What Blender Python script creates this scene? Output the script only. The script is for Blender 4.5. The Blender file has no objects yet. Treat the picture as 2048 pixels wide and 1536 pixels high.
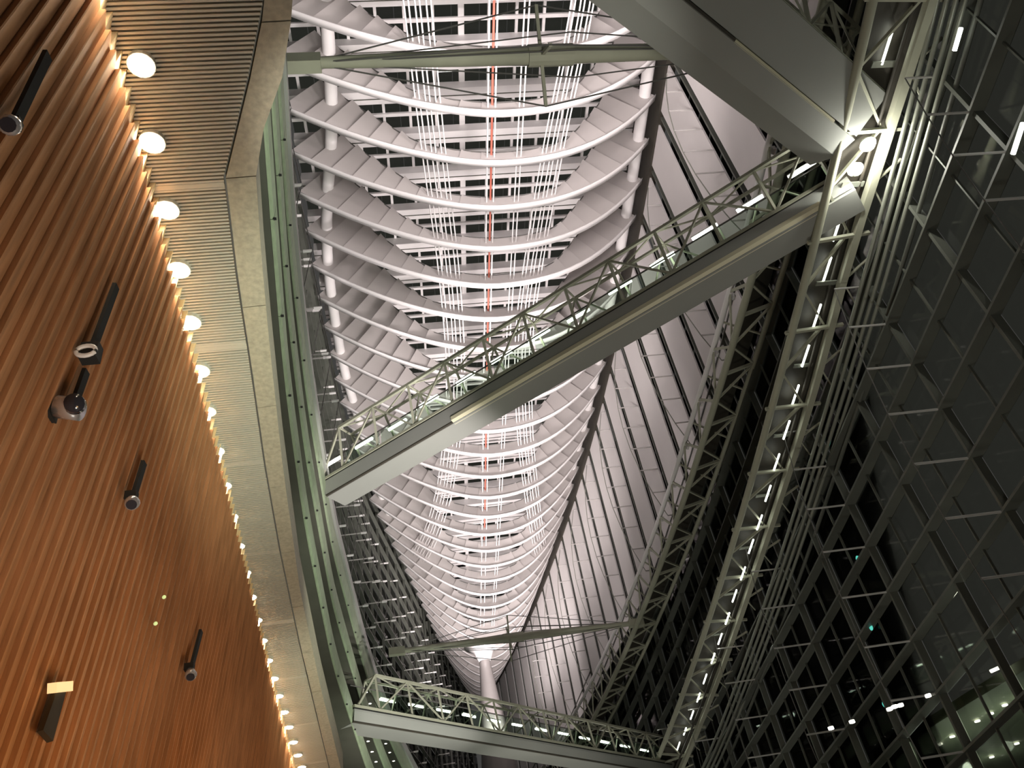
import bpy, math, random
from mathutils import Vector, Matrix
random.seed(7)
S = bpy.context.scene
COL = S.collection
# ------------------------------------------------------------------ camera
CX, CY, F = 1024.0, 768.0, 1650.0
def _dir(px, py):
    return Vector((px-CX, -(py-CY), -F)).normalized()
_z = _dir(630, -1200); _x = _dir(15000, -400)
_x = (_x - _z*_x.dot(_z)).normalized(); _y = _z.cross(_x)
R = Matrix((_x, _y, _z))                       # camera axes -> hall axes (X across, Y along the hall, Z up)
def ray(px, py): return R @ _dir(px, py)
def atZ(px, py, Z): r = ray(px, py); return r*(Z/r.z)
def atY(px, py, Y): r = ray(px, py); return r*(Y/r.y)
cam = bpy.data.cameras.new('camera'); cam.sensor_width = 36.0; cam.lens = F/2048*36; cam.clip_start = .1; cam.clip_end = 800
co = bpy.data.objects.new('camera', cam); COL.objects.link(co)
co.matrix_world = R.to_4x4(); S.camera = co
# ------------------------------------------------------------------ world, exposure
W = bpy.data.worlds.new('night'); S.world = W; W.use_nodes = True
W.node_tree.nodes['Background'].inputs[0].default_value = (.64, .62, .59, 1)
W.node_tree.nodes['Background'].inputs[1].default_value = .085
S.view_settings.view_transform = 'Standard'; S.view_settings.look = 'None'
S.view_settings.exposure = 0.0; S.view_settings.gamma = 1.0; S.view_settings.use_curve_mapping = False
# ------------------------------------------------------------------ lights
def lamp(kind, loc, power, color, target=None, size=.3, angle=60, blend=.5, sx=None, sy=None):
    l = bpy.data.lights.new('light', kind); l.energy = power; l.color = color
    if kind == 'SPOT': l.spot_size = math.radians(angle); l.spot_blend = blend; l.shadow_soft_size = size
    elif kind == 'AREA': l.shape = 'RECTANGLE'; l.size = sx; l.size_y = sy
    else: l.shadow_soft_size = size
    o = bpy.data.objects.new('light', l); COL.objects.link(o); o.location = loc
    if target is not None:
        o.rotation_euler = (Vector(target)-Vector(loc)).to_track_quat('-Z', 'Y').to_euler()
    return o
PINK = (1.0, .905, .885); GREEN = (.90, 1.0, .82); WARM = (1.0, .80, .52); NEUT = (1.0, .99, .88); ORNG = (1.0, .62, .30)
# floodlights washing the roof hull, set unseen in mid hall
for Y in (-6, 7, 22, 46, 60, 76, 92):
    lamp('SPOT', (13.0, Y, 31.5), 6000, PINK, (6.0, Y+9, 50), 1.2, 110, .8)
    lamp('SPOT', (1.0, Y, 31.5), 5600, PINK, (8.0, Y+9, 50), 1.2, 110, .8)
for Y in (6, 22, 46, 72, 90, 106):  # centre row of unseen spots, added to brighten flanges and roof
    lamp('SPOT', (7, Y, 31), 8200, PINK, (7, Y+3, 52), 1.0, 120, .8)
lamp('SPOT', (7, 100, 38), 2500, PINK, (7, 116, 50), .5, 120, .9)
lamp('SPOT', (6.6, 114, 38), 1800, PINK, (6.8, 132, 49), .4, 120, .9)
# wash on the white wall panels
for Y in (25, 50, 75, 100):
    lamp('SPOT', (4, Y-6, 30), 2600, PINK, (20, Y+6, 42), 1.0, 90, .9)
# unseen greenish spots in mid hall, for the ramp lamps' light on the left parapets
for Y in (14, 30, 46, 62, 78):
    lamp('SPOT', (4, Y-4, 6), 5600, GREEN, (-4.5, Y+6, 22), .6, 70, .9)
# unseen spots at floor level, added to brighten ramps and bridges
for Y in (6, 26, 46, 68):
    lamp('SPOT', (9, Y, 1), 2500, NEUT, (15, Y+8, 26), .8, 110, .9)
# unseen pinkish spots low in the hall, lighting the bridge undersides
lamp('SPOT', (5, 18, 2), 42000, PINK, (-.6, 35, 24), .3, 26, .7)
lamp('SPOT', (6, 32, 0), 20000, PINK, (-.8, 49, 16.3), .3, 26, .7)
lamp('SPOT', (0, 3, 0), 11000, NEUT, (-.5, 15.4, 28.5), .3, 19, .9)  # neutral spots added from below to brighten the long struts
lamp('SPOT', (4, 3, 0), 11000, NEUT, (6.5, 15.4, 28.5), .3, 19, .9)
lamp('SPOT', (6, 50, 2), 6000, NEUT, (7, 66, 27.5), .5, 50, .9)
# unseen warm spots near the floor, added to brighten the timber wall
for Y in (5.5, 12, 20, 29, 38):
    lamp('SPOT', (1.2, Y-1, -1.0), 1750, ORNG, (-6.0, Y+3, 2.5), 1.5, 95, .9)
    lamp('SPOT', (-1.5, Y+1, 0), 1100, (1, .97, .86), (-3.6, Y+4, 14), .8, 80, .9)  # paler unseen spot added to lift the slatted soffit

# ------------------------------------------------------------------ materials
def mat(name, col, rough=.6, metal=0.0, noise=0.0, nscale=4.0, bump=0.0, bscale=60, emis=None, estr=0, spec=.5, stretch=None):
    m = bpy.data.materials.new(name); m.use_nodes = True
    nt = m.node_tree; b = nt.nodes['Principled BSDF']
    b.inputs['Base Color'].default_value = (*col, 1); b.inputs['Roughness'].default_value = rough
    b.inputs['Metallic'].default_value = metal; b.inputs['Specular IOR Level'].default_value = spec
    if noise or bump:
        tc = nt.nodes.new('ShaderNodeTexCoord'); mp = nt.nodes.new('ShaderNodeMapping')
        nt.links.new(tc.outputs['Object'], mp.inputs[0])
        if stretch: mp.inputs['Scale'].default_value = stretch
    if noise:
        n = nt.nodes.new('ShaderNodeTexNoise'); n.inputs['Scale'].default_value = nscale; n.inputs['Detail'].default_value = 5
        nt.links.new(mp.outputs[0], n.inputs['Vector'])
        r = nt.nodes.new('ShaderNodeValToRGB')
        r.color_ramp.elements[0].position = .3; r.color_ramp.elements[1].position = .7
        r.color_ramp.elements[0].color = (*[c*(1-noise) for c in col], 1)
        r.color_ramp.elements[1].color = (*[min(1, c*(1+noise)) for c in col], 1)
        nt.links.new(n.outputs['Fac'], r.inputs[0]); nt.links.new(r.outputs[0], b.inputs['Base Color'])
    if bump:
        n2 = nt.nodes.new('ShaderNodeTexNoise'); n2.inputs['Scale'].default_value = bscale
        bp = nt.nodes.new('ShaderNodeBump'); bp.inputs['Strength'].default_value = bump; bp.inputs['Distance'].default_value = .02
        nt.links.new(mp.outputs[0], n2.inputs['Vector']); nt.links.new(n2.outputs['Fac'], bp.inputs['Height']); nt.links.new(bp.outputs[0], b.inputs['Normal'])
    if emis:
        b.inputs['Emission Color'].default_value = (*emis, 1); b.inputs['Emission Strength'].default_value = estr
    return m
M = dict(
    white=mat('white_paint', (.80, .77, .77), .45, noise=.03, nscale=.6),
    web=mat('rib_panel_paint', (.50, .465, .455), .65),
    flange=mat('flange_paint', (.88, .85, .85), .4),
    panel=mat('wall_panel_white', (.62, .585, .58), .55, noise=.03, nscale=.3),
    steel=mat('ramp_steel', (.36, .36, .28), .7, noise=.06, nscale=1.0),
    dsteel=mat('dark_mullion_steel', (.09, .094, .08), .5, noise=.1, nscale=1.0),
    pipe=mat('handrail_steel', (.26, .27, .23), .35, .3),
    cable=mat('cable_steel', (.12, .115, .11), .5, .1),
    rod=mat('polished_rod', (.75, .72, .70), .25, .5),
    red=mat('red_cable', (.62, .17, .12), .5),
    under=mat('bridge_soffit_paint', (.30, .305, .285), .42, noise=.04, nscale=.4),
    strip=mat('bridge_recess_lit', (.62, .58, .42), .5),  # light on the bridge recess put into a cream colour
    black=mat('black_gap', (.012, .012, .012), .7),
    deck=mat('dark_deck', (.035, .03, .022), .6, noise=.15, nscale=2),
    stone=mat('granite_edge', (.40, .36, .27), .6, noise=.16, nscale=9, bump=.15),
    green_lit_stone=mat('parapet_stone', (.32, .385, .26), .55, noise=.12, nscale=3, bump=.1),  # green cast of the lamps put into the stone colour
    shade=mat('recess_soffit', (.075, .075, .058), .7, noise=.1, nscale=1),  # shade of the recesses put into a dark base colour
    slat=mat('soffit_slat_metal', (.54, .52, .44), .4, .1),
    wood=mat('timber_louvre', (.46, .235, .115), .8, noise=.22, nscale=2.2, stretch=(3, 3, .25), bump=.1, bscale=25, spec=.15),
    wood_lit=mat('timber_lit_top', (.86, .66, .38), .6, noise=.1, nscale=2.2, stretch=(3, 3, .25)),  # downlight on the top boards put into a paler timber colour
    lampg=mat('lamp_glass', (.9, .9, .85), .3, emis=(1, .97, .86), estr=30),
    tubeg=mat('fluorescent_glass', (.9, .9, .9), .3, emis=(.95, 1, .88), estr=9),
    teal=mat('teal_lamp', (.1, .5, .42), .3, emis=(.10, .62, .50), estr=.9),
    outl=mat('outdoor_lamp', (.9, .9, .8), .3, emis=(1, .97, .85), estr=6),
    metal=mat('spot_housing_silver', (.62, .60, .62), .25, .7),
    lens=mat('spot_lens_dark', (.03, .03, .04), .12),
    floor=mat('granite_floor', (.30, .28, .25), .35, noise=.15, nscale=3),
    concrete=mat('column_paint', (.26, .24, .235), .5, noise=.04, nscale=.5),
    canopy=mat('canopy_paint', (.30, .33, .25), .6),
)
def glassmat(name, tint, t):
    m = bpy.data.materials.new(name); m.use_nodes = True; nt = m.node_tree; nt.nodes.clear()
    o = nt.nodes.new('ShaderNodeOutputMaterial'); mx = nt.nodes.new('ShaderNodeMixShader'); fr = nt.nodes.new('ShaderNodeLayerWeight')
    tr = nt.nodes.new('ShaderNodeBsdfTransparent'); gl = nt.nodes.new('ShaderNodeBsdfGlossy'); fr.inputs[0].default_value = .12
    tr.inputs[0].default_value = (*tint, 1); gl.inputs['Roughness'].default_value = .03; gl.inputs[0].default_value = (t, t, t, 1)
    nt.links.new(fr.outputs[0], mx.inputs[0]); nt.links.new(tr.outputs[0], mx.inputs[1]); nt.links.new(gl.outputs[0], mx.inputs[2]); nt.links.new(mx.outputs[0], o.inputs[0])
    return m
M['glass'] = glassmat('dark_green_glass', (.60, .62, .58), .8)
M['rglass'] = glassmat('bridge_glass', (.80, .88, .82), .8)

# ------------------------------------------------------------------ mesh helpers
class MB:
    def __init__(s): s.v = []; s.f = []
    def add(s, vs, fs):
        n = len(s.v); s.v += [tuple(v) for v in vs]; s.f += [tuple(i+n for i in f) for f in fs]; return s
    def hexa(s, p):      # p: 8 points, 0-3 one end, 4-7 other end
        return s.add(p, [(0,3,2,1),(4,5,6,7),(0,1,5,4),(1,2,6,5),(2,3,7,6),(3,0,4,7)])
    def box(s, c, d):
        x, y, z = c; a, b, e = d[0]/2, d[1]/2, d[2]/2
        return s.hexa([(x-a,y-b,z-e),(x+a,y-b,z-e),(x+a,y+b,z-e),(x-a,y+b,z-e),(x-a,y-b,z+e),(x+a,y-b,z+e),(x+a,y+b,z+e),(x-a,y+b,z+e)])
    def bar(s, p, q, w, h, up=(0,0,1)):
        p = Vector(p); q = Vector(q); d = (q-p).normalized(); u = Vector(up)
        if abs(d.dot(u)) > .98: u = Vector((1,0,0))
        sd = d.cross(u).normalized()*w/2; uu = sd.cross(d).normalized()*h/2
        return s.hexa([p-sd-uu, p+sd-uu, p+sd+uu, p-sd+uu, q-sd-uu, q+sd-uu, q+sd+uu, q-sd+uu])
    def tube(s, pts, r, n=8):
        pts = [Vector(p) for p in pts]; rs = r if isinstance(r, (list, tuple)) else [r]*len(pts)
        vs = []; fs = []
        for i, p in enumerate(pts):
            d = (pts[min(i+1, len(pts)-1)]-pts[max(i-1, 0)]).normalized()
            u = Vector((0,0,1)) if abs(d.z) < .9 else Vector((1,0,0))
            a = d.cross(u).normalized(); b = a.cross(d)
            for k in range(n):
                t = 2*math.pi*k/n; vs.append(p+(a*math.cos(t)+b*math.sin(t))*rs[i])
        for i in range(len(pts)-1):
            for k in range(n):
                fs.append((i*n+k, i*n+(k+1)%n, (i+1)*n+(k+1)%n, (i+1)*n+k))
        fs.append(tuple(range(n-1,-1,-1))); fs.append(tuple((len(pts)-1)*n+k for k in range(n)))
        return s.add(vs, fs)
    def strip(s, A, B, C, D):   # swept box along the curve; A,B,C,D: lists of equal length (four corner lines)
        n = len(A); vs = []
        for i in range(n): vs += [A[i], B[i], C[i], D[i]]
        fs = []
        for i in range(n-1):
            o = i*4
            for k in range(4): fs.append((o+k, o+(k+1)%4, o+4+(k+1)%4, o+4+k))
        fs.append((3,2,1,0)); fs.append(tuple((n-1)*4+k for k in range(4)))
        return s.add(vs, fs)
ORG = {}
def obj(name, mb, m, parent=None, smooth=False, origin=None):
    if parent is not None: o0 = ORG[parent]
    elif origin is not None: o0 = Vector(origin)
    else: o0 = sum((Vector(v) for v in mb.v), Vector())/max(1, len(mb.v))
    me = bpy.data.meshes.new(name)
    me.from_pydata([tuple(Vector(v)-o0) for v in mb.v], [], mb.f); me.materials.append(m)
    if smooth: me.polygons.foreach_set('use_smooth', [True]*len(me.polygons))
    o = bpy.data.objects.new(name, me); COL.objects.link(o)
    if parent is None: o.location = o0
    else: o.parent = parent
    ORG[o] = o0
    return o
def tag(o, label=None, cat=None, group=None, kind=None):
    if label: o['label'] = label
    if cat: o['category'] = cat
    if group: o['group'] = group
    if kind: o['kind'] = kind
    return o
def thing(name, loc, label=None, cat=None, group=None, kind=None):
    o = bpy.data.objects.new(name, None); COL.objects.link(o); o.location = loc; o.empty_display_size = .3
    ORG[o] = Vector(loc); return tag(o, label, cat, group, kind)
def dup(o, off, parent=None):
    c = o.copy(); COL.objects.link(c)
    if parent is not None: c.parent = parent
    else: c.location = o.location+Vector(off)
    ORG[c] = ORG[o]+Vector(off)
    for ch in o.children:
        d = ch.copy(); COL.objects.link(d); d.parent = c; ORG[d] = ORG[ch]+Vector(off)
    return c
def interp(t, x):
    if x <= t[0][0]: a, b = t[0], t[1]
    elif x >= t[-1][0]: a, b = t[-2], t[-1]
    else:
        for a, b in zip(t, t[1:]):
            if a[0] <= x <= b[0]: break
    k = (x-a[0])/(b[0]-a[0]); return a[1]+(b[1]-a[1])*k
def smooth_tab(t, step=1.0):
    xs = []; x = t[0][0]
    while x <= t[-1][0]+1e-6: xs.append(x); x += step
    ys = [interp(t, x) for x in xs]
    for _ in range(6): ys = [ys[0]]+[(ys[i-1]+2*ys[i]+ys[i+1])/4 for i in range(1, len(ys)-1)]+[ys[-1]]
    return list(zip(xs, ys))
ORD = ['first','second','third','fourth','fifth','sixth','seventh','eighth','ninth','tenth','eleventh','twelfth','thirteenth','fourteenth','fifteenth','sixteenth','seventeenth','eighteenth','nineteenth','twentieth','twenty-first','twenty-second','twenty-third','twenty-fourth','twenty-fifth','twenty-sixth','twenty-seventh','twenty-eighth','twenty-ninth','thirtieth']
FZ = -1.6
PITCH = 4.55
cols = [27.7+PITCH*k for k in range(-5, 28)]
# right glass wall line (lens-shaped plan)
def wr(Y): return 6.6+13.5*(1-((Y-45)/111.0)**2)
TL = smooth_tab([(-10,-4.9),(10,-6.0),(30,-6.8),(50,-7.0),(64,-6.8),(78,-6.1),(86,-4.9),(96,-3.2),(112,-.7),(125,1.2),(139,4.0),(150,6.4),(156,6.6)])
def xl(Y): return interp(TL, Y)
def onR(px, py, off=0.0):
    r = ray(px, py); Wd, L = 13.5, 111.0
    a = Wd*r.y**2/L**2; b = r.x-2*Wd*45*r.y/L**2; c = -6.6-off-Wd+Wd*45**2/L**2
    t = (-b+math.sqrt(b*b-4*a*c))/(2*a); return r*t

# ================================================================== floor
mb = MB().box((6.6, 60, FZ-.15), (44, 230, .3))
tag(obj('floor', mb, M['floor']), 'polished granite floor of the hall', kind='structure')

# ================================================================== roof
ceil_ = thing('ceiling', (6.6, 45, 52.5), 'glazed roof of the hall seen through the white ribs', kind='structure')
bott = {0:4,1:114,2:230,3:328,4:417,5:500,6:573,7:640,8:700,9:757,10:812,11:866,12:911,13:955,14:996,15:1036,16:1071,17:1103,18:1134,19:1164,20:1190,21:1216,22:1241,23:1264,24:1283,25:1302,26:1321,27:1338,28:1353,29:1366,30:1378}
RY = lambda i: 27.6+3.55*(i-2)
def keel(i):
    Y = RY(i)
    if i <= 0: return 44.4
    if i > 30: return min(50.3, 46.6+.42*(i-30))
    y = bott[i]; r = ray(990-.0168*y, y); z = Y*r.z/r.y
    return z if i < 25 else max(z, 44.3)
KZ = {i: keel(i) for i in range(-2, 35)}
for _ in range(2): KZ = {i: (KZ[max(i-1,-2)]+2*KZ[i]+KZ[min(i+1,34)])/4 for i in KZ}
ZR = 55.0
for i in range(-2, 34):
    Y = RY(i); x0, x1 = xl(Y)+.2, wr(Y)-.6
    if x1-x0 < 1: continue
    b = MB().box(((x0+x1)/2, Y+1.3, ZR+.45), (x1-x0, 1.0, .9)); bo = obj('roof_beam', b, M['white'], ceil_)
    g = MB().box(((x0+x1)/2, Y+1.38, ZR-.02), (x1-x0, .06, .05)); obj('recess_shade', g, M['shade'], bo)  # dark bar under the beam, painted for the shade of its recess
    b = MB().box(((x0+x1)/2, Y+3.15, ZR+.75), (x1-x0, .26, .2)); obj('purlin', b, M['white'], ceil_)
npane = 0; rest = MB()
for i in range(-2, 33):
    Y = RY(i)+1.85; x0, x1 = xl(Y)+.2, wr(Y)-.6
    nx = max(1, int(round((x1-x0)/1.95))); w = (x1-x0)/nx
    for k in range(nx):
        b = MB().box((x0+w*(k+.5), Y+1.7, ZR+1.15), (w-.04, 3.0, .03))
        if npane < 300: obj('pane', b, M['glass'], ceil_); npane += 1
        else: rest.add(b.v, b.f)
tag(obj('pane', rest, M['glass'], ceil_), kind='stuff')
for k in range(-7, 7):
    X = 6.0+1.95*k+.0
    a = [Y for Y in range(14, 150, 2) if xl(Y)+.3 < X < wr(Y)-.7]
    if len(a) > 3: obj('mullion', MB().box((X, (a[0]+a[-1])/2, ZR+.95), (.42 if k == 0 else .2, a[-1]-a[0], .25)), M['white'], ceil_)

def rib_geo(i):
    Y = RY(i); XL, XR = xl(Y)+.15, wr(Y)-.6; zk = KZ[i]
    xc = min(max(7.3, XL+.2), XR-.2) if Y < 120 else (XL+XR)/2
    TLt, TRt = max(.3, (52.2-zk)), max(.3, (50.4-zk)*1.12)
    def fz(X):
        if X < xc: u = (xc-X)/(xc-XL); return zk+TLt*u**1.65
        u = (X-xc)/(XR-xc); return zk+TRt*u**2.3
    def tz(X):
        u = (xc-X)/(xc-XL) if X < xc else (X-xc)/(XR-xc)
        return min(ZR-.02, fz(X)+1.15+max(0, 9*(u-.36)))
    return Y, XL, XR, xc, fz, tz
for i in range(-2, 34):
    Y, XL, XR, xc, fz, tz = rib_geo(i)
    if XR-XL < 1.5: continue
    n = i+2
    if i <= 1: nm = ORD[n]+' roof rib from the top edge of the picture'
    elif i <= 7: nm = ORD[i-2]+' roof rib beyond the long white strut near the top'
    elif i <= 14: nm = ORD[i-8]+' roof rib passing behind or just beyond the diagonal bridge'
    elif i <= 23: nm = ORD[23-i]+' roof rib before the far column and far strut'
    else: nm = ORD[i-24]+' roof rib from the far column head towards the roof tip'
    t = thing('roof_rib', (xc, Y, fz(xc)), 'white curved '+nm, 'rib', 'panelled ribs of the boat shaped roof')
    N = 28
    xs = [XL+(XR-XL)*k/N for k in range(N+1)]
    def line(dy, dz): return [Vector((x, Y+dy, fz(x)+dz)) for x in xs]
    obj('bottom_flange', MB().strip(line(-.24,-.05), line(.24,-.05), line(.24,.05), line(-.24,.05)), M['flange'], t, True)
    zt = [(x, tz(x)) for x in xs if tz(x) < ZR-.1]
    if len(zt) > 2: obj('top_edge', MB().tube([(x, Y-.06, z) for x, z in zt], .045, 5), M['cable'], t)
    # web panels, perpendicular to the flange
    def nrm(X):
        e = .05; s = (fz(min(XR, X+e))-fz(max(XL, X-e)))/(min(XR, X+e)-max(XL, X-e)); v = Vector((-s, 0, 1)).normalized(); return v
    def toppt(X):
        v = nrm(X); p = Vector((X, Y, fz(X))); k = 0
        while k < 14:
            q = p+v*k
            zz = tz(min(max(q.x, XL), XR))
            if q.z >= zz: break
            k += .06
        return p+v*k
    nl = max(3, int(round((xc-XL)/1.42))); nr = max(3, int(round((XR-xc)/1.42)))
    bx = [xc+(XL-xc)*k/nl for k in range(nl, 0, -1)]+[xc]+[xc+(XR-xc)*k/nr for k in range(1, nr+1)]
    for a, c in zip(bx, bx[1:]):
        left = c <= xc+1e-6
        ins, outs = (c, a) if left else (a, c)          # inner edge, outer edge
        K = 6
        pi, po = Vector((ins, Y, fz(ins))), Vector((outs, Y, fz(outs))); ti, to = toppt(ins), toppt(outs)
        um = abs((ins+outs)/2-xc)/max(1, (xc-XL)); amp = .05+.30*min(1, um*1.4)
        fr, bk = [], []
        for k in range(K+1):
            s = k/K; bpt = pi.lerp(po, s); bpt.z = fz(bpt.x); tp = ti.lerp(to, s); y = -amp*s*s
            fr += [bpt+Vector((0, y*.35, 0)), tp+Vector((0, y, 0))]; bk += [bpt+Vector((0, y*.35+.04, 0)), tp+Vector((0, y+.04, 0))]
        q4 = [(2*k, 2*k+1, 2*k+3, 2*k+2) for k in range(K)]
        pm = MB().add(fr, q4 if left else [f[::-1] for f in q4]).add(bk, [f[::-1] for f in q4] if left else q4)
        for i0, i1 in ((0, 1), (2*K+1, 2*K)): pm.add([fr[i0], fr[i1], bk[i1], bk[i0]], [(0,1,2,3)])
        for off_ in (0, 1):
            ring = [fr[2*k+off_] for k in range(K+1)]+[bk[2*k+off_] for k in range(K, -1, -1)]
            pm.add(ring, [(k, k+1, 2*K-k, 2*K+1-k) for k in range(K)])
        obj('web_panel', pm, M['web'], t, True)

# compression tubes
TT = smooth_tab([(8,-1.5),(25.9,-2.95),(29.3,-3.15),(33,-3.5),(39.4,-4.8),(43.8,-5.4),(48.7,-5.7),(57.5,-5.8),(80,-4.2),(100,-1.2),(115,.9),(150,6.5)])
def poly(tab, lo, hi, st=3):
    out = []; y = lo
    while y <= hi: out.append(y); y += st
    return out
for side in (-1, 1):
    ys = poly(None, 8, 146, 3)
    pts = []
    for Y in ys:
        X = interp(TT, Y) if side < 0 else wr(Y)-1.35
        cxm = (xl(Y)+wr(Y))/2
        if side < 0: X = min(X, cxm)
        else: X = max(X, cxm)
        pts.append((X, Y, 52.4 if side < 0 else 51.3))
    o = obj('compression_tube', MB().tube(pts, .43, 14), M['flange'], None, True)
    tag(o, 'thick white steel tube through the ribs, '+('left side by the green-lit parapets' if side < 0 else 'right side by the white panels'), 'tube', 'main tubes of the roof')

# tension rods along the hull
TA = smooth_tab([(8,1.9),(22.7,2.63),(28.4,2.94),(34,3.32),(38.8,3.71),(43.8,3.98),(50.6,4.2),(56,4.1),(62.4,3.62),(70.3,2.87),(75.5,2.06),(80.5,1.24),(90,-.6)])
TB = smooth_tab([(8,12.6),(23,11.8),(29,10.95),(33,10.55),(40.4,9.95),(46.6,9.6),(54,9.8),(62.8,10.45),(71.6,11.5),(80,12.6),(90,14.2)])
def keelz(Y): 
    i = (Y-27.6)/3.55+2; a = int(math.floor(i)); a = max(-2, min(32, a)); k = i-a; return KZ[a]*(1-k)+KZ[a+1]*k
def flz(X, Y):
    i = (Y-27.6)/3.55+2; a = max(-2, min(31, int(math.floor(i)))); k = i-a
    return rib_geo(a)[4](X)*(1-k)+rib_geo(a+1)[4](X)*k
WORDS = ['outermost','second','third','fourth','fifth','innermost']
for side, tab in ((0, TA), (1, TB)):
    for j in range(6):
        off = (j//2)*.62+(j%2)*.26-.8
        if side: off = -off
        sgn = 1
        pts = [(interp(tab, Y)+off, Y, flz(interp(tab, Y)+off, Y)+.55) for Y in poly(None, 14, 90, 2)]
        o = obj('tension_rod', MB().tube(pts, .05, 6), M['flange'], None, True)
        tag(o, '%s thin white tension rod of the %s bundle under the roof' % (WORDS[j], 'right' if side else 'left'), 'rod', 'tension rods under the roof')
for j, X in enumerate((8.35, 8.62)):
    o = obj('tension_rod', MB().tube([(X-(Y-30)*.006, Y, keelz(Y)+.6) for Y in poly(None, 14, 106, 3)], .05, 6), M['flange'], None, True)
    tag(o, ('left' if j == 0 else 'right')+' of the two thin white rods just right of the red cable', 'rod', 'tension rods under the roof')
for j, X in enumerate((6.66, 7.12)):
    o = obj('tension_rod', MB().tube([(X-.22, Y, keelz(Y)+.75) for Y in poly(None, 14, 106, 3)], .06, 6), M['flange'], None, True)
    tag(o, 'thin white rod hugging the red cable on its '+('left' if j == 0 else 'right')+' side', 'rod', 'tension rods under the roof')
o = obj('red_cable', MB().tube([(6.74, Y, keelz(Y)+1.0) for Y in poly(None, 14, 80, 3)], .075, 8), M['red'], None, True)
tag(o, 'orange-red cable running along the centre line of the roof', 'cable')

# ================================================================== right glass wall
wall = thing('wall_right', (20.1, 45, 0), 'curved glass wall on the right with white upper panels', kind='structure')
SL = -.073
def tz_(k, Y): return 16.16+.073*23.35+SL*Y+2.2*k      # transom k height at Y
nm_ = 0
for Y in cols:
    X = wr(Y)
    if X < 7.5: continue
    obj('mullion', MB().box((X-.12, Y, (FZ+50.4)/2), (.34, .13, 50.4-FZ)), M['dsteel'], wall)
    if Y < 75: obj('glazing_bar', MB().box((X+.0, Y+PITCH/2, (FZ+33)/2), (.1, .06, 33-FZ)), M['dsteel'], wall)
nt_ = 0; restt = MB()
npn = 0; restp = MB()
for a, c in zip(cols, cols[1:]):
    if wr(c) < 7.2: continue
    p, q = wr(a), wr(c)
    for k in range(-8, 15):
        za, zc = tz_(k, a), tz_(k, c)
        if za < FZ+.2 or za > 49: continue
        if za < 33.5:
            b = MB().hexa([(p-.42,a,za-.05),(p+.1,a,za-.05),(q+.1,c,zc-.05),(q-.42,c,zc-.05),(p-.42,a,za+.05),(p+.1,a,za+.05),(q+.1,c,zc+.05),(q-.42,c,zc+.05)])
            if nt_ < 298: obj('transom', b, M['dsteel'], wall); nt_ += 1
            else: restt.add(b.v, b.f)
        z1 = za+2.2; zc1 = zc+2.2
        b = MB().hexa([(p+.08,a+.06,za+.06),(p+.1,a+.06,za+.06),(q+.1,c-.06,zc+.06),(q+.08,c-.06,zc+.06),(p+.08,a+.06,z1-.06),(p+.1,a+.06,z1-.06),(q+.1,c-.06,zc1-.06),(q+.08,c-.06,zc1-.06)])
        if npn < 298 and za < 27: obj('pane', b, M['glass'], wall); npn += 1
        else: restp.add(b.v, b.f)
if restt.v: tag(obj('transom', restt, M['dsteel'], wall), kind='stuff')
tag(obj('pane', restp, M['glass'], wall), kind='stuff')
# white panels of the upper wall, dark gaps at the mullions
for a, c in zip(cols, cols[1:]):
    y0, y1 = a+.56, c-.56
    if y1 < 16 or wr(y1) < 7.6: continue
    p, q = wr(y0)-.35, wr(y1)-.35
    obj('white_panel', MB().hexa([(p,y0,30.8),(p+.12,y0,30.8),(q+.12,y1,30.8),(q,y1,30.8),(p,y0,50.2),(p+.12,y0,50.2),(q+.12,y1,50.2),(q,y1,50.2)]), M['panel'], wall)
b = MB(); ys = poly(None, 5, 150, 3)
obj('top_rail', b.strip([(wr(y)-.5,y,50.2) for y in ys], [(wr(y)+.2,y,50.2) for y in ys], [(wr(y)+.2,y,56.5) for y in ys], [(wr(y)-.3,y,56.5) for y in ys]), M['deck'], wall)
# bracing struts and cables standing off the wall
for n, Y in enumerate(cols):
    if Y < 9 or Y > 118: continue
    X = wr(Y)-.3
    for k in (-4,-3,-2,-1,0,1,2,3):
        if n % 2: break
    zs = [tz_(k, Y) for k in range(-5, 4)]
    if n % 2 == 0:
        tips = []
        for z in zs:
            d = 2.15*(1-((z-13)/16.0)**2) if abs(z-13) < 15 else .3
            d = max(.35, d)
            obj('strut_rod', MB().tube([(X, Y, z), (X-d, Y, z)], .045, 6), M['rod'], wall); tips.append((X-d, Y, z))
        obj('bracing_cable', MB().tube(tips, .022, 5), M['cable'], wall)
    if n % 2 == 1:
        tips = []
        for z in (31.4, 33.6, 35.8, 38, 40.2, 42.4, 44.6, 46.8, 49):
            d = .35+1.6*(1-((z-40.2)/9.2)**2)
            obj('strut_rod', MB().tube([(X-.1, Y+.5, z), (X-d, Y+.5, z)], .05, 6), M['rod'], wall); tips.append((X-d, Y+.5, z))
        obj('bracing_cable', MB().tube(tips, .035, 5), M['pipe'], wall)

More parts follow.
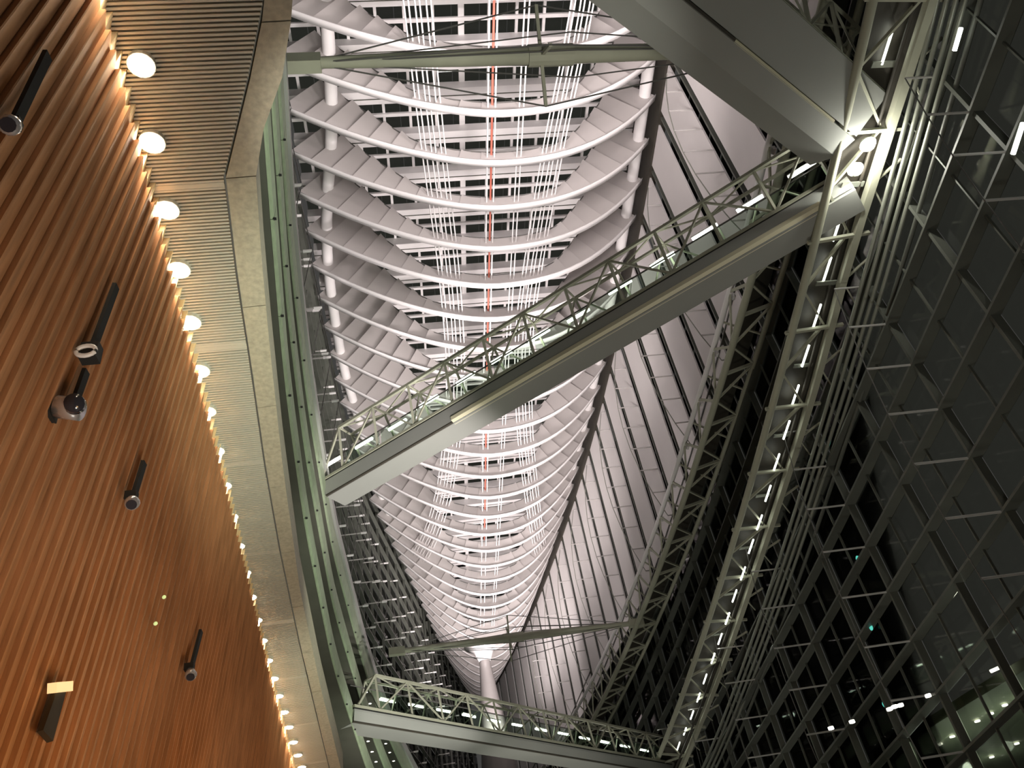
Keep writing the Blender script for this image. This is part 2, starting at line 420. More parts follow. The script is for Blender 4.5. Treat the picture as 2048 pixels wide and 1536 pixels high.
# ================================================================== left glass wall (beyond the parapets)
wl = thing('wall_left', (-6.9, 60, 0), 'glass wall on the left seen between green-lit parapets and roof', kind='structure')
def xw(Y): return xl(Y)-.3
LC = [18+PITCH*k for k in range(0, 30)]
np_ = 0; restl = MB()
for a, c in zip(LC, LC[1:]):
    if c > 150: break
    obj('mullion', MB().box((xw(a), a, 27.5), (.3, .14, 55)), M['dsteel'], wl)
    p, q = xw(a), xw(c)
    for k in range(0, 24):
        z = 1+2.3*k
        obj('transom', MB().hexa([(p-.05,a,z-.06),(p+.35,a,z-.06),(q+.35,c,z-.06),(q-.05,c,z-.06),(p-.05,a,z+.06),(p+.35,a,z+.06),(q+.35,c,z+.06),(q-.05,c,z+.06)]), M['dsteel'], wl) if z > 22 and np_ < 290 else restl.add(*(lambda b: (b.v, b.f))(MB().box(((p+q)/2, (a+c)/2, z), (.3, PITCH, .1))))
        if z > 22: np_ += 1
tag(obj('transom', restl, M['dsteel'], wl), kind='stuff')
gp = MB()
for a, c in zip(LC, LC[1:]):
    if c > 150: break
    for k in range(0, 24):
        z = 1+2.3*k; p, q = xw(a)-.1, xw(c)-.1
        gp.hexa([(p-.02,a+.06,z+.07),(p,a+.06,z+.07),(q,c-.06,z+.07),(q-.02,c-.06,z+.07),(p-.02,a+.06,z+2.2),(p,a+.06,z+2.2),(q,c-.06,z+2.2),(q-.02,c-.06,z+2.2)])
tag(obj('pane', gp, M['glass'], wl), kind='stuff')
for n, Y in enumerate(LC):
    if Y > 128: break
    tips = []
    for z in (28.5, 33.1, 37.7, 42.3, 46.9):
        d = .8+1.6*(1-abs(z-37.7)/11)
        obj('strut_rod', MB().tube([(xw(Y), Y, z), (xw(Y)+d, Y, z)], .06, 6), M['rod'], wl)
        obj('rod_cap', MB().tube([(xw(Y)+d-.5, Y, z), (xw(Y)+d, Y, z)], .1, 8), M['flange'], wl); tips.append((xw(Y)+d, Y, z))
    obj('bracing_cable', MB().tube(tips, .03, 5), M['cable'], wl)

# ================================================================== balconies and soffit on the left
SO = -.068
def zsof(Y): return 14.98+SO*Y
def tabpx(lst, zfun0, slope=SO):
    t = []
    for px, py in lst:
        r = ray(px, py); q = r.y/r.z; Z = zfun0/(1-slope*q); t.append((Z*q, r.x/r.z*Z))
    return t
INN = tabpx([(530,0),(500,150),(450,355),(475,560),(500,720),(530,930),(560,1100),(600,1290),(650,1500)], 14.98)
OUT = tabpx([(588,0),(566,150),(512,300),(512,355),(525,540),(540,700),(565,930),(600,1180),(640,1370),(660,1450)], 14.98)
INN = [(2.0, -.6)]+INN; OUT = [(2.0, -.35)]+OUT
TOP = [(6.6,-4.25),(8.5,-4.37),(14.5,-4.74),(17.8,-4.95),(23.8,-5.4),(30,-5.9),(37,-6.39)]     # front of the timber wall at its head
def xin(Y): return interp(INN, Y)
def xout(Y): return interp(OUT, Y)
def xwood(Y): return interp(TOP, Y)
YEND = 44.0
bal = thing('balcony', (-4, 20, 14), 'lowest balcony over the timber wall with slatted metal soffit and granite edge', 'balcony', 'stacked balconies along the left side')
Y = 2.2; ns = 0; rs = MB(); wide = [1.2+4.32*k for k in range(0, 12)]
while Y < YEND:
    z = zsof(Y); w = .046
    if any(abs(Y-a-.3) < .06 for a in wide): w = .11; 
    x0, x1 = xwood(Y)-.5, xin(Y)-.03
    b = MB().box(((x0+x1)/2, Y, z+.04), (x1-x0, w, .06))
    if ns < 290: obj('soffit_slat', b, M['slat'], bal); ns += 1
    else: rs.add(b.v, b.f)
    Y += .082
if rs.v: tag(obj('soffit_slat', rs, M['slat'], bal), kind='stuff')
ys = [2.0+k*1.0 for k in range(43)]
obj('soffit_backing', MB().strip([(xwood(y)-1.2,y,zsof(y)+.16) for y in ys], [(xin(y),y,zsof(y)+.16) for y in ys], [(xin(y),y,zsof(y)+.3) for y in ys], [(xwood(y)-1.2,y,zsof(y)+.3) for y in ys]), M['under'], bal)
brk = [3.5, 7.0, 10.0]+[10.0+3.3*k for k in range(1, 11)]
for a, c in zip(brk, brk[1:]):
    a2, c2 = a+.012, c-.012
    sub = [a2+(c2-a2)*k/3 for k in range(4)]
    obj('edge_stone', MB().strip([(xin(y)+.02,y,zsof(y)-.02) for y in sub], [(xout(y),y,zsof(y)) for y in sub], [(xout(y)-.02,y,zsof(y)+1.25) for y in sub], [(xin(y)+.02,y,zsof(y)+1.25) for y in sub]), M['stone'], bal)
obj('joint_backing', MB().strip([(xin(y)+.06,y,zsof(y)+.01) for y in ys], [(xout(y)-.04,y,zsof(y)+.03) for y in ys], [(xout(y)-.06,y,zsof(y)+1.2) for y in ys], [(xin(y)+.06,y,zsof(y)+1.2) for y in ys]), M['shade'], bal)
XF = smooth_tab([(2,-1.6),(12,-2.85),(16,-3.3),(20,-3.75),(28,-4.33),(40,-4.78),(54,-4.55),(63,-4.15),(71,-3.55),(81,-2.4),(100,1.0)])
def xf(Y): return interp(XF, Y)
lev = [(19.07, 1.30, 'lowest of the three upper balconies, second balcony from the floor'), (22.35, 1.45, 'middle one of the three upper balconies'), (25.65, 1.75, 'topmost balcony, next to the left glass wall')]
for n, (z0, h, txt) in enumerate(lev):
    t = thing('balcony', (-4.5, 30, z0-2), 'green-lit stone balcony, '+txt, 'balcony', 'stacked balconies along the left side')
    yy = 4.0+n*.9
    segs = []
    while yy < 96: segs.append(yy); yy += 3.35
    for a, c in zip(segs, segs[1:]):
        s3 = [a+.015+(c-a-.03)*k/2 for k in range(3)]
        cv = .16
        A = MB(); vs = []; 
        prof = [(0,-.0),(-.0,0)]
        pr = [(-.10,0.01),(-.05,.0),(.0,.10),(.05,h*.5),(.0,h-.1),(-.05,h),(-.10,h)]
        for y in s3:
            for dx, dz in pr: vs.append((xf(y)+dx, y, z0+SO*y+dz))
        m_ = len(pr); fs = []
        for k in range(2):
            for j in range(m_): fs.append((k*m_+j, k*m_+(j+1)%m_, (k+1)*m_+(j+1)%m_, (k+1)*m_+j))
        fs += [tuple(range(m_-1,-1,-1)), tuple(2*m_+j for j in range(m_))]
        obj('parapet_stone', A.add(vs, fs), M['green_lit_stone'], t, False)
        if c < 50: obj('fixing_socket', MB().tube([(xf(c)-.02, c, z0+SO*c+.02), (xf(c)+.06, c, z0+SO*c+.02)], .04, 6), M['black'], t)
    ys = [3.0+k*2.0 for k in range(47)]
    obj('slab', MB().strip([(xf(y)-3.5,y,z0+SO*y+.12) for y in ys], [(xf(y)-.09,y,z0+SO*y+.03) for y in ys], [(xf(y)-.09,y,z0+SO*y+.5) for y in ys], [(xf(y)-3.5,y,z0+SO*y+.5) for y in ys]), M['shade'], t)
    if n < 3:
        for k in range(16):
            y = 58+k*1.9
            obj('soffit_lamp', MB().tube([(xf(y)-.45, y, z0+SO*y+.12), (xf(y)-.45, y, z0+SO*y+.03)], .10, 8), M['outl'], t)
# coping above the topmost balcony
z0 = 27.4; ys = [3.0+k*2.0 for k in range(47)]
o = obj('coping', MB().strip([(xf(y)-.5,y,z0+SO*y) for y in ys], [(xf(y)+.12,y,z0+SO*y) for y in ys], [(xf(y)+.12,y,z0+SO*y+.8) for y in ys], [(xf(y)-.5,y,z0+SO*y+.8) for y in ys]), M['under'])
tag(o, 'dark grey coping along the top of the uppermost green-lit parapet', 'coping')
# inner wall behind the balconies
ys = [2.0+k*2.0 for k in range(48)]
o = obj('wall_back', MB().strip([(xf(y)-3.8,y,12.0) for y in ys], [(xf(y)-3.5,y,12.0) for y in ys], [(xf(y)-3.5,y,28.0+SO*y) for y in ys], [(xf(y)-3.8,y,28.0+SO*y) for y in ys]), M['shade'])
tag(o, 'dark inner wall behind the stacked balconies', kind='structure')
for Y in (12, 30, 48, 66):
    pass

# ================================================================== timber louvre wall
tw = thing('louvre_wall', (-5.5, 20, FZ), 'leaning wall of brown timber louvre boards on the left', 'wall')
obj('backing', MB().strip([(xwood(y)-.12*(16+SO*y)-.30,y,FZ) for y in ys[:22]], [(xwood(y)-.12*(16+SO*y)-.12,y,FZ) for y in ys[:22]], [(xwood(y)-.14,y,zsof(y)+.1) for y in ys[:22]], [(xwood(y)-.4,y,zsof(y)+.1) for y in ys[:22]]), M['wood'], tw)
Y = 1.2; LB = .327; skip = []
def louv(Y, ztop, zbot, dep, base, name, m, parent):
    xt = xwood(Y); zt = zsof(Y)
    def P(dx, dy, z): return (xt+.12*(z-(zt-.6))+base+dx-.13, Y+dy, z)
    pr = [(-.06,0),(dep,0),(dep,.028),(.015,LB-.012),(-.06,LB-.012)]
    vs = [P(dx, dy, zbot) for dx, dy in pr]+[P(dx, dy, ztop) for dx, dy in pr]; n = 5
    fs = [tuple(range(n-1,-1,-1)), tuple(range(n, 2*n))]+[(j, (j+1)%n, n+(j+1)%n, n+j) for j in range(n)]
    return obj(name, MB().add(vs, fs), m, parent)
while Y < 43:
    zt = zsof(Y)
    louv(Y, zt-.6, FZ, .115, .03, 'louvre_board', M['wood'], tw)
    louv(Y, zt+.03, zt-.62, .15, -.14, 'top_board', M['wood_lit'], tw)
    Y += LB

# downlights in the slatted soffit
LP = [(278,130),(300,285),(330,420),(354,540),(377,645),(396,742),(413,823),(431,902),(446,971),(460,1033),(474,1092),(487,1145),(499,1194),(511,1240),(522,1281),(533,1321),(545,1357),(555,1392),(566,1424),(576,1454),(585,1484),(594,1510),(602,1534)]
for i, (px, py) in enumerate([(238,-45)]+LP):
    r = ray(px, py); q = r.y/r.z; Z = 14.92/(1-SO*q); p = Vector((r.x/r.z*Z+.04, Z*q, Z))
    t = thing('downlight', p, ORD[i]+' round downlight from the top of the picture in the row beside the timber wall', 'downlight', 'downlights in the slatted soffit')
    rad = .17 if i > 6 else .21
    obj('trim_ring', MB().tube([p+Vector((0,0,.10)), p+Vector((0,0,-.02))], rad+.03, 18), M['slat'], t)
    obj('lamp', MB().tube([p+Vector((0,0,-.02)), p+Vector((0,0,-.04)), p+Vector((0,0,-.07))], [rad, rad*.95, rad*.5], 18), M['lampg'], t, True)
    lamp('SPOT', p+Vector((.0,0,-.12)), 105, WARM, p+Vector((-.1,0,-5)), .12, 165, .4)

# spotlights on the timber wall
def woodpt(px, py, off=0.0):
    r = ray(px, py); t = 3.0
    while t < 80:
        q = r*t
        if q.x < xwood(q.y)+.12*(q.z-(zsof(q.y)-.6))+.15+off: return q
        t += .01
    return r*12
SP = [((25,255),(95,110),.34,0,'cluster of silver spotlights at the upper left edge of the picture'),
      ((180,712),(232,572),.20,1,'small round spotlight with a white ring on the timber wall'),
      ((145,818),(172,742),.30,2,'large silver cylindrical spotlight with a dark lens on the timber wall'),
      ((265,1000),(288,925),.18,0,'silver spotlight low on the timber wall, middle of the picture height'),
      ((381,1342),(402,1262),.20,0,'small far spotlight on the timber wall above the frame bottom')]
for (a, b, s, kind, lab) in SP:
    p = woodpt(*a, .12); q = woodpt(*b, .03)
    t = thing('spotlight', p, lab, 'spotlight', 'spotlights on the timber wall')
    obj('dark_slot_bar', MB().bar(woodpt(*a, .03), q, .16, .06, (1,0,0)), M['black'], t)  # black bar laid on the boards in place of a dark slot
    if kind == 2:
        hd = obj('head', MB().tube([p+Vector((-.22,-.02,.05)), p+Vector((-.2,-.02,.05)), p+Vector((.12,-.02,-.04))], [.12,.17,.17], 16), M['metal'], t, True)
        obj('lens', MB().tube([p+Vector((.10,-.14,-.05)), p+Vector((.12,-.26,-.09))], [.15,.13], 16), M['lens'], hd, True)
        obj('bracket', MB().box(p+Vector((-.28,0,.02)), (.06,.3,.28)), M['black'], t)
    elif kind == 1:
        hd = obj('head', MB().box(p+Vector((0,0,.06)), (.26,.2,.3)), M['black'], t)
        vs = MB(); ring = [p+Vector((.14*math.cos(k*math.pi/8)-.02, -.12, .10*math.sin(k*math.pi/8))) for k in range(17)]
        obj('ring', MB().tube(ring, .035, 6), M['flange'], hd, True)
    else:
        hd = obj('head', MB().tube([p, p+Vector((.05,-.12,-.14)), p+Vector((.06,-.16,-.2))], [.09,.13,.11], 12), M['metal'], t, True)
        obj('lens', MB().tube([p+Vector((.06,-.16,-.2)), p+Vector((.062,-.17,-.215))], .09, 12), M['lens'], hd)
        obj('bracket', MB().box(p+Vector((-.04,.02,.1)), (.2,.14,.16)), M['black'], t)
p = [woodpt(*a, .02) for a in ((112,1372),(130,1372),(100,1484),(80,1462))]
t = thing('wall_niche', p[0], 'dark slot in the timber wall with a bright sill, bottom left', 'niche')
d = Vector((.05,-.02,0))
obj('opening', MB().hexa([p[3]-d, p[2]-d, p[1]-d, p[0]-d, p[3]+d, p[2]+d, p[1]+d, p[0]+d]), M['deck'], t)
a, b = woodpt(104,1376,.08), woodpt(137,1373,.08)
obj('lit_sill', MB().bar(a, b, .13, .14), mat('timber_lit_by_emission', (.85,.62,.34), .5, emis=(1,.74,.36), estr=.75), t)  # sill glows by itself in place of light falling on it
for px, py in ((327,1195),(310,1248)):
    p = woodpt(px, py, .05)
    tag(obj('indicator_lamp', MB().tube([p, p+Vector((.03,-.03,0))], .035, 8), mat('indicator_green', (.5,.6,.3), .4, emis=(.6,.75,.3), estr=.8)), 'tiny green indicator light on the timber wall, '+('upper' if py < 1220 else 'lower')+' of the two', 'lamp', 'indicator lights on the timber wall')

# ================================================================== ramps on the right
def tube_fn(fx, lo, hi, st=3): return [fx(y) for y in poly(None, lo, hi, st)]
def L1(Y): return Vector((wr(Y)-2.4, Y, 30.1-.0047*Y))
def L2(Y): return Vector((wr(Y)-2.4, Y, 28.87-.0255*Y))
def L3(Y): return Vector((wr(Y)-.4, Y, 29.86-.0358*Y))
def L4(Y): return Vector((wr(Y)-3.0, Y, 25.97-.1338*Y))
T5 = smooth_tab([(4,24.6),(14,24.05),(21.7,23.5),(24.1,23.07),(25.7,22.7),(27.6,22.35),(29.8,22.0),(42.9,20.15),(49.3,19.13),(56.8,17.95),(75,15.2),(105,11)])
def L5(Y): return Vector((wr(Y)-1.1, Y, interp(T5, Y)))
up = thing('ramp', (18, 45, 28), 'upper steel ramp along the glass wall below the white panels', 'ramp', 'trussed ramps along the right wall')
obj('chord', MB().tube(tube_fn(L1, 8, 122), .16, 10), M['white'], up, True)
obj('chord', MB().tube(tube_fn(L2, 8, 122), .20, 10), M['steel'], up, True)
obj('chord', MB().tube(tube_fn(L3, 8, 122), .15, 10), M['steel'], up, True)
y = 11.775
while y < 118:
    n1, n2, n3 = L1(y), L2(y), L3(y)
    m1, m2, m3 = L1(y+2.275), L2(y+2.275), L3(y+2.275)
    e1, e2, e3 = L1(y+4.55), L2(y+4.55), L3(y+4.55)
    obj('brace', MB().bar(n1, m2, .09, .16), M['steel'], up); obj('brace', MB().bar(m2, e1, .09, .16), M['steel'], up)
    obj('brace', MB().bar(m2, e3, .11, .14), M['steel'], up); obj('brace', MB().bar(n3, m2, .09, .12), M['steel'], up)
    obj('cross_bar', MB().bar(n2, n3, .16, .16), M['steel'], up); obj('cross_bar', MB().bar(m1, m3, .09, .1), M['steel'], up)
    obj('clamp', MB().box(n1+Vector((.25,.3,-.1)), (.16,.3,.24)), M['white'], up)
    y += 4.55
ys = poly(None, 8, 122, 3)
obj('deck', MB().strip([L2(y)+Vector((.3,0,.75)) for y in ys], [L3(y)+Vector((-.1,0,.75)) for y in ys], [L3(y)+Vector((-.1,0,.85)) for y in ys], [L2(y)+Vector((.3,0,.85)) for y in ys]), M['deck'], up)
lo = thing('ramp', (17.8, 45, 20), 'lower sloping ramp with a row of fluorescent tubes beneath its deck', 'ramp', 'trussed ramps along the right wall')
obj('chord', MB().tube(tube_fn(L4, 5, 100), .17, 10), M['steel'], lo, True)
obj('chord', MB().strip([L5(y)+Vector((-.16,0,-.16)) for y in ys], [L5(y)+Vector((.14,0,-.16)) for y in ys], [L5(y)+Vector((.14,0,.16)) for y in ys], [L5(y)+Vector((-.16,0,.16)) for y in ys]), M['steel'], lo)
obj('chord', MB().tube([L5(y)+Vector((-.45,0,.1)) for y in ys], .07, 8), M['deck'], lo, True)
y = 7.2
while y < 96:
    a, m_, e = L4(y), L5(y+2.275), L4(y+4.55)
    b0 = L5(y); mid = L4(y+2.275)
    obj('brace', MB().bar(mid, b0+Vector((-.3,0,.1)), .09, .14), M['steel'], lo); obj('brace', MB().bar(mid, L5(y+4.55)+Vector((-.3,0,.1)), .09, .10), M['steel'], lo)
    obj('cross_bar', MB().bar(a-Vector((.3,0,0)), b0+Vector((.55,0,0)), .14, .14), M['steel'], lo)
    obj('pipe_bracket', MB().bar(L5(y+2.3), L5(y+1.2)+Vector((.8,0,-.1)), .06, .1), M['steel'], lo)
    obj('pipe_bracket', MB().bar(L5(y+2.3), L5(y+3.4)+Vector((.8,0,-.1)), .06, .1), M['steel'], lo)
    obj('lamp_plate', MB().box(L4(y+2.3)+Vector((1.15,0,.3)), (.9,.22,.06)), M['pipe'], lo)
    y += 4.55
obj('deck', MB().strip([L4(y)+Vector((.25,0,.5)) for y in ys], [L5(y)+Vector((.1,0,.5)) for y in ys], [L5(y)+Vector((.1,0,.62)) for y in ys], [L4(y)+Vector((.25,0,.62)) for y in ys]), M['deck'], lo)
for i, (px, py) in enumerate([(1775,92),(1675,455),(1654,540),(1634,632),(1611,712),(1591,790),(1573,860),(1553,925),(1536,987),(1519,1045),(1502,1093),(1486,1147),(1469,1192),(1455,1237),(1440,1278),(1426,1317),(1410,1358),(1397,1395),(1384,1430),(1370,1462),(1357,1492)]):
    p = onR(px, py, -1.9); d = Vector((0, .62, -.083))
    t = obj('tube_lamp', MB().tube([p-d, p+d], .045, 8), M['tubeg'], lo, True)
for nm, lst, off, lab in (('a', [(1870,0),(1820,215),(1765,450),(1700,640),(1655,800),(1600,990)], -.9, 'leftmost'), ('b', None, -.7, 'second from the left'), ('c', None, -.5, 'third from the left'), ('d', None, -.3, 'rightmost')):
    s0, s1 = 26.21, 25.65; k = (off+.9)/.6
    pts = [(wr(y)+off, y, (s0*(1-k)+s1*k)-.177*y if y < 60 else (s0*(1-k)+s1*k)-.177*60-.15*(y-60)) for y in poly(None, 4, 100, 3)]
    tag(obj('handrail_pipe', MB().tube(pts, .085, 8), M['pipe'], None, True), lab+' of four parallel steel pipes beside the lower ramp', 'pipe', 'four parallel pipes beside the lower ramp')
# larger dark duct next to the pipes
pts = [(wr(y)-.15, y, 25.1-.177*y) for y in poly(None, 4, 80, 3)]
tag(obj('handrail_pipe', MB().tube(pts, .09, 8), M['dsteel'], None, True), 'darker pipe close against the glass right of the four pipes', 'pipe')

# floodlights at the bridge end
for k, (px, py) in enumerate(((1737,290),(1712,340))):
    p = atZ(px, py, 23.6)
    t = thing('floodlight', p, ('upper' if k == 0 else 'lower')+' of two glaring floodlights where the bridges meet the ramp', 'floodlight', 'floodlights at the bridge end')
    obj('housing', MB().tube([p+Vector((.1,.1,.25)), p+Vector((0,0,.05))], [.12,.27], 14), M['pipe'], t, True)
    obj('lamp', MB().tube([p+Vector((0,0,.05)), p+Vector((0,0,.02)), p+Vector((0,0,-.06))], [.30,.29,.12], 16), M['lampg'], t, True)
    lamp('POINT', p+Vector((0,-.1,-.5)), 260, NEUT, None, .15)

# ================================================================== bridges
def bridge(label, Nl, Gl, Fl, Ap, Zd, Zlo, Za, bays, lampspx, far_off=.9, cage=True, ext=0.0, sw=.14, strip=True):
    N = [atZ(*p, Zd) for p in Nl]; G = [atZ(*p, Zlo+.06) for p in Gl]; Fm = [atZ(*p, Zlo) for p in Fl]
    # common axis: straight lines through first and last measured points
    ax = (N[1]-N[0]); ax.z = 0; L = ax.length; ax.normalize(); pv = Vector((-ax.y, ax.x, 0))
    if pv.y < 0: pv = -pv
    def clampline(P):      # a parallel copy of the axis through the mean of the measured points
        c = (P[0]+P[1])/2; d0 = (c-N[0]).dot(pv); return d0
    g, f = clampline(G), clampline(Fm)
    def pt(s, v, z): q = N[0]+ax*s+pv*v; q.z = z; return q
    t = thing('bridge', pt(L/2, f/2, Zlo), label, 'bridge', 'bridges crossing the hall')
    s0, s1 = -ext, L
    def prism(sec, a=s0, b=s1):
        n = len(sec); vs = [pt(a, v, z) for v, z in sec]+[pt(b, v, z) for v, z in sec]
        return MB().add(vs, [tuple(range(n-1,-1,-1)), tuple(range(n, 2*n))]+[(j, (j+1)%n, n+(j+1)%n, n+j) for j in range(n)])
    obj('near_fascia', prism([(0,Zd),(0,Zd-.12),(g-.1,Zlo+.08),(g-.1,Zlo+.5),(.3,Zd+.02)]), M['under'], t)
    obj('soffit_plate', prism([(g,Zlo),(f,Zlo),(f+far_off,Zd-.12),(f+far_off,Zd),(g,Zd)]), M['under'], t)
    if strip: obj('lit_recess', prism([(g-.02-sw,Zlo+.03+sw*.5),(g-.02+sw,Zlo-.01),(g-.02+sw,Zlo+.3),(g-.02-sw,Zlo+.3)], .4+.28*L, L-1.3), M['strip'], t)  # lit stretch of the recess, its light painted as a pale strip
    obj('recess_shade', prism([(g-.08,Zlo+.04),(g+.02,Zlo-.005),(g+.02,Zlo+.3),(g-.08,Zlo+.3)], s0, .4+.28*L if strip else L), M['deck'], t)  # unlit stretch of the recess, its shade painted dark
    obj('edge_gap', prism([(.03,Zd),(.03,Zd+.10),(f+far_off-.05,Zd+.10),(f+far_off-.05,Zd)]), M['black'], t)
    obj('deck_edge', prism([(-.02,Zd+.10),(.2,Zd+.10),(.2,Zd+.24),(-.02,Zd+.24)]), M['steel'], t)
    obj('deck_edge', prism([(f+far_off-.2,Zd+.10),(f+far_off,Zd+.10),(f+far_off,Zd+.24),(f+far_off-.2,Zd+.24)]), M['steel'], t)
    wv = f+far_off-.1
    if cage:
        A0, A1 = atZ(*Ap[0], Za), atZ(*Ap[1], Za)
        sa0, sa1 = (A0-N[0]).dot(ax), (A1-N[0]).dot(ax); va = ((A0-N[0]).dot(pv)+(A1-N[0]).dot(pv))/2
        def ap(s, dv=0.0): return pt(s, va+dv, Za)
        obj('top_chord', MB().bar(ap(sa0), ap(sa1), .13, .16), M['steel'], t)
        obj('top_chord', MB().bar(ap(sa0,.9), ap(sa1,.9), .11, .12), M['steel'], t)
        st = (sa1-sa0)/bays
        for k in range(bays+1):
            s = sa0+st*k; a = ap(s); bn = pt(s, .08, Zd+.2); bf = pt(s, wv, Zd+.2); a2 = ap(s,.9)
            obj('post', MB().bar(bn, a, .10, .12), M['steel'], t); obj('post', MB().bar(bf, a2, .09, .10), M['steel'], t)
            obj('cross_tie', MB().bar(a, a2, .08, .08), M['steel'], t)
            if k < bays:
                q = 1 if k % 2 else 0
                obj('diagonal', MB().bar(pt(s+st*q, .08, Zd+.2), ap(s+st*(1-q)), .07, .09), M['steel'], t)
                obj('diagonal', MB().bar(pt(s+st*(1-q), wv, Zd+.2), ap(s+st*q, .9), .06, .08), M['steel'], t)
                obj('diagonal', MB().bar(ap(s+st*q), ap(s+st*(1-q), .9), .06, .06), M['steel'], t)
                z0_, z1_ = Zd+.28, Zd+1.35
                obj('balustrade_pane', MB().hexa([pt(s+.06,.3,z0_),pt(s+st-.06,.3,z0_),pt(s+st-.06,.32,z0_),pt(s+.06,.32,z0_),pt(s+.06,.3,z1_),pt(s+st-.06,.3,z1_),pt(s+st-.06,.32,z1_),pt(s+.06,.32,z1_)]), M['rglass'], t)
        obj('end_brace', MB().bar(pt(sa0-1.5, .08, Zd+.3), ap(sa0), .10, .12), M['steel'], t)
        obj('handrail', MB().bar(pt(0,.31,Zd+1.4), pt(L,.31,Zd+1.4), .05, .05), M['cable'], t)
    for px, py in lampspx:
        p = atZ(px, py, Zd+1.9)
        obj('tube_lamp', MB().tube([p-ax*.6, p+ax*.6], .06, 8), M['tubeg'], t, True)
        obj('lamp_housing', MB().bar(p-ax*.62+Vector((0,0,.1)), p+ax*.62+Vector((0,0,.1)), .16, .06), M['white'], t)
    if lampspx:
        for k in range(0, len(lampspx), 3):
            p = atZ(*lampspx[k], Zd+1.7); lamp('POINT', p, 35, NEUT, None, .2)
    return t
bridge('long diagonal bridge crossing the middle of the picture', [(650,962),(1690,347)], [(655,1000),(1580,441)], [(655,1036),(1570,505)], [(683,858),(1610,270)], 24.3, 23.4, 27.0, 11,
       [(665,925),(728,887),(795,850),(858,803),(932,757),(1003,715),(1078,672),(1157,632),(1240,575),(1325,521),(1410,465),(1500,408),(1605,340)])
bridge('dark underside of the bridge filling the top right corner', [(1400,-150),(1772,186)], [(1300,-50),(1645,221)], [(1275,0),(1690,332)], [(1460,-190),(1720,60)], 24.3, 23.6, 27.0, 4, [], ext=6.0, sw=.05)
bridge('short bridge far below the roof tip at the bottom of the picture', [(709,1417),(1345,1530)], [(714,1449),(1200,1521)], [(720,1469),(1122,1536)], [(751,1350),(1326,1474)], 16.6, 15.9, 18.9, 12,
       [(775,1402),(832,1412),(887,1422),(938,1432),(988,1442),(1036,1451),(1082,1460),(1127,1468),(1169,1477),(1210,1485),(1250,1493),(1288,1501),(1325,1509)], .6, strip=False)

# ================================================================== long struts
def strut(label, A, B, spr, cables=True, rr=.33):
    A, B = Vector(A), Vector(B); ax = (B-A).normalized(); L = (B-A).length
    t = thing('strut', (A+B)/2, label, 'strut', 'long horizontal struts across the hall')
    fr = [0,.03,.12,.3,.5,.7,.88,.97,1]; rd = [.45,.6,.72,.92,1,.92,.72,.6,.45]
    obj('tube', MB().tube([A+ax*L*f for f in fr], [rr*r for r in rd], 14), M['steel'], t, True)
    for e, s in ((A, 1), (B, -1)): obj('end_block', MB().bar(e-ax*s*.3, e+ax*s*1.0, .5, .6), M['steel'], t)
    c = A+ax*L*spr; h = 1.9; 
    for u in (Vector((0,.8,1)), Vector((0,-.8,1)), Vector((0,.8,-1)), Vector((0,-.8,-1))):
        u.normalize()
        obj('spreader', MB().bar(c, c+u*h, .12, .12), M['steel'], t)
        obj('cable', MB().tube([A+ax*.6, c+u*h, B-ax*.6], .032, 5), M['cable'], t)
        obj('cable', MB().tube([A+ax*.6, c+u*h*.45+ax*1.2, B-ax*.6], .028, 5), M['cable'], t)
    obj('collar', MB().tube([c-ax*.5, c+ax*1.2], .40, 12), M['steel'], t)
SA, SB = atZ(585,127,28.5), atZ(1400,101,28.5)
SB2 = SA+(SB-SA)*((16.8-SA.x)/(SB.x-SA.x))
strut('long grey-green strut with cables crossing near the top of the picture', SA, SB2, (atZ(1082,110,28.5).x-SA.x)/(SB2.x-SA.x))
TA_, TB_ = atZ(785,1304,27.5), atZ(1280,1245,27.5)
strut('distant thin strut crossing in front of the far column head', TA_, TB_, .46)

# ================================================================== far column
ct = Vector((6.9, 110.0, 43.4)); 
t = thing('column', (6.9, 110, FZ), 'tall spindle-shaped column at the far end with a glowing head', 'column')
zs = [(-1.6,1.6),(4,2.0),(12,2.4),(20,2.5),(26,2.4),(30,2.15),(35,1.65),(39,1.15),(42,.85),(43.3,.72)]
obj('shaft', MB().tube([(6.9,110,z) for z, r in zs], [r for z, r in zs], 24), M['concrete'], t, True)
obj('capital', MB().tube([(6.9,110,43.2),(6.9,110,44.6),(6.9,110,45.4)], [.8,1.3,2.6], 24), M['flange'], t, True)
lamp('POINT', (6.9, 107.2, 45.2), 500, PINK, None, .3); lamp('POINT', (6.9, 112.8, 45.4), 300, PINK, None, .3)

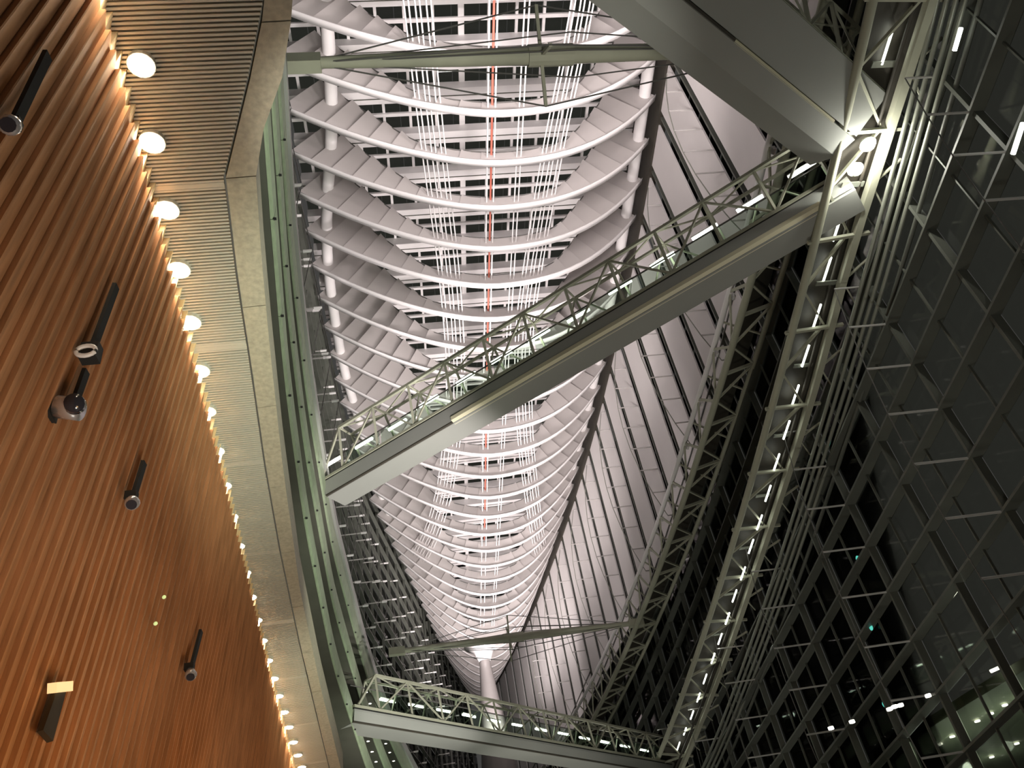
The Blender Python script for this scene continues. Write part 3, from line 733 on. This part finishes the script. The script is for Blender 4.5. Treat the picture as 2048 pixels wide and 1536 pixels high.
# ================================================================== small teal lamps on the glass wall
for k, (px, py) in enumerate([(1671,893),(1692,998),(1716,1117),(1743,1255),(1769,1408)]):
    p = onR(px, py, -.1)
    tag(obj('signal_lamp', MB().tube([p, p+Vector((-.04,0,0)), p+Vector((-.08,0,0))], [.13,.13,.06], 10), M['teal'], None, True), ORD[k]+' of the small teal lamps on the glass wall, counted downward', 'lamp', 'teal lamps on the glass wall')

# ================================================================== building outside, seen through the glass
ZC = 9.0
P = [atZ(*q, ZC) for q in ((1720,1560),(1830,1475),(1940,1405),(2075,1325),(2080,1600))]
t = thing('canopy', P[1], 'lit canopy ceiling of the neighbouring building seen through the glass', 'canopy')
Pt = [p+Vector((0,0,.4)) for p in P]; n = len(P)
obj('ceiling_slab', MB().add(P+Pt, [tuple(range(n-1,-1,-1)), tuple(range(n,2*n))]+[(j,(j+1)%n,n+(j+1)%n,n+j) for j in range(n)]), M['canopy'], t)
c = sum(P, Vector())/n
for k, (px, py) in enumerate([(2038,1393),(2009,1409),(1981,1426),(1954,1441),(1904,1472),(1879,1487),(1855,1500),(2033,1486),(1983,1513)]):
    p = atZ(px, py, ZC-.05)
    obj('canopy_lamp', MB().tube([p, p+Vector((0,0,-.06))], .13, 10), M['outl'], t)
    if k % 2 == 0: lamp('POINT', p+Vector((0,0,-1.4)), 60, GREEN, None, .2)
for k, (px, py) in enumerate([(1855,1389),(1800,1408),(1788,1411),(1778,1416),(1661,1454),(1703,1441)]):
    p = atZ(px, py, 7.5)
    tag(obj('outdoor_lamp', MB().tube([p, p+Vector((0,0,-.08))], .10, 8), M['outl']), 'small white lamp outside the glass wall, '+ORD[k]+' of those left of the lit canopy', 'lamp', 'small lamps outside the glass wall')
p = atZ(1995,1337,9.4); q = atZ(1981,1343,9.4); a = atZ(2008,1331,9.4)
tag(obj('tube_lamp', MB().tube([q, a], .07, 8), M['outl'], None, True), 'short bright fluorescent tube outside above the canopy', 'lamp')
# tubes seen near the upper right edge
for k, ((x0,y0),(x1,y1),lab) in enumerate([((1922,56),(1909,101),'fluorescent tube beside the four pipes, top right'),((2046,246),(2026,308),'bright bare tube at the right edge of the picture')]):
    p, q = onR(x0,y0,-.8), onR(x1,y1,-.8)
    tag(obj('tube_lamp', MB().tube([p, q], .07, 8), M['tubeg'], None, True), lab, 'lamp')
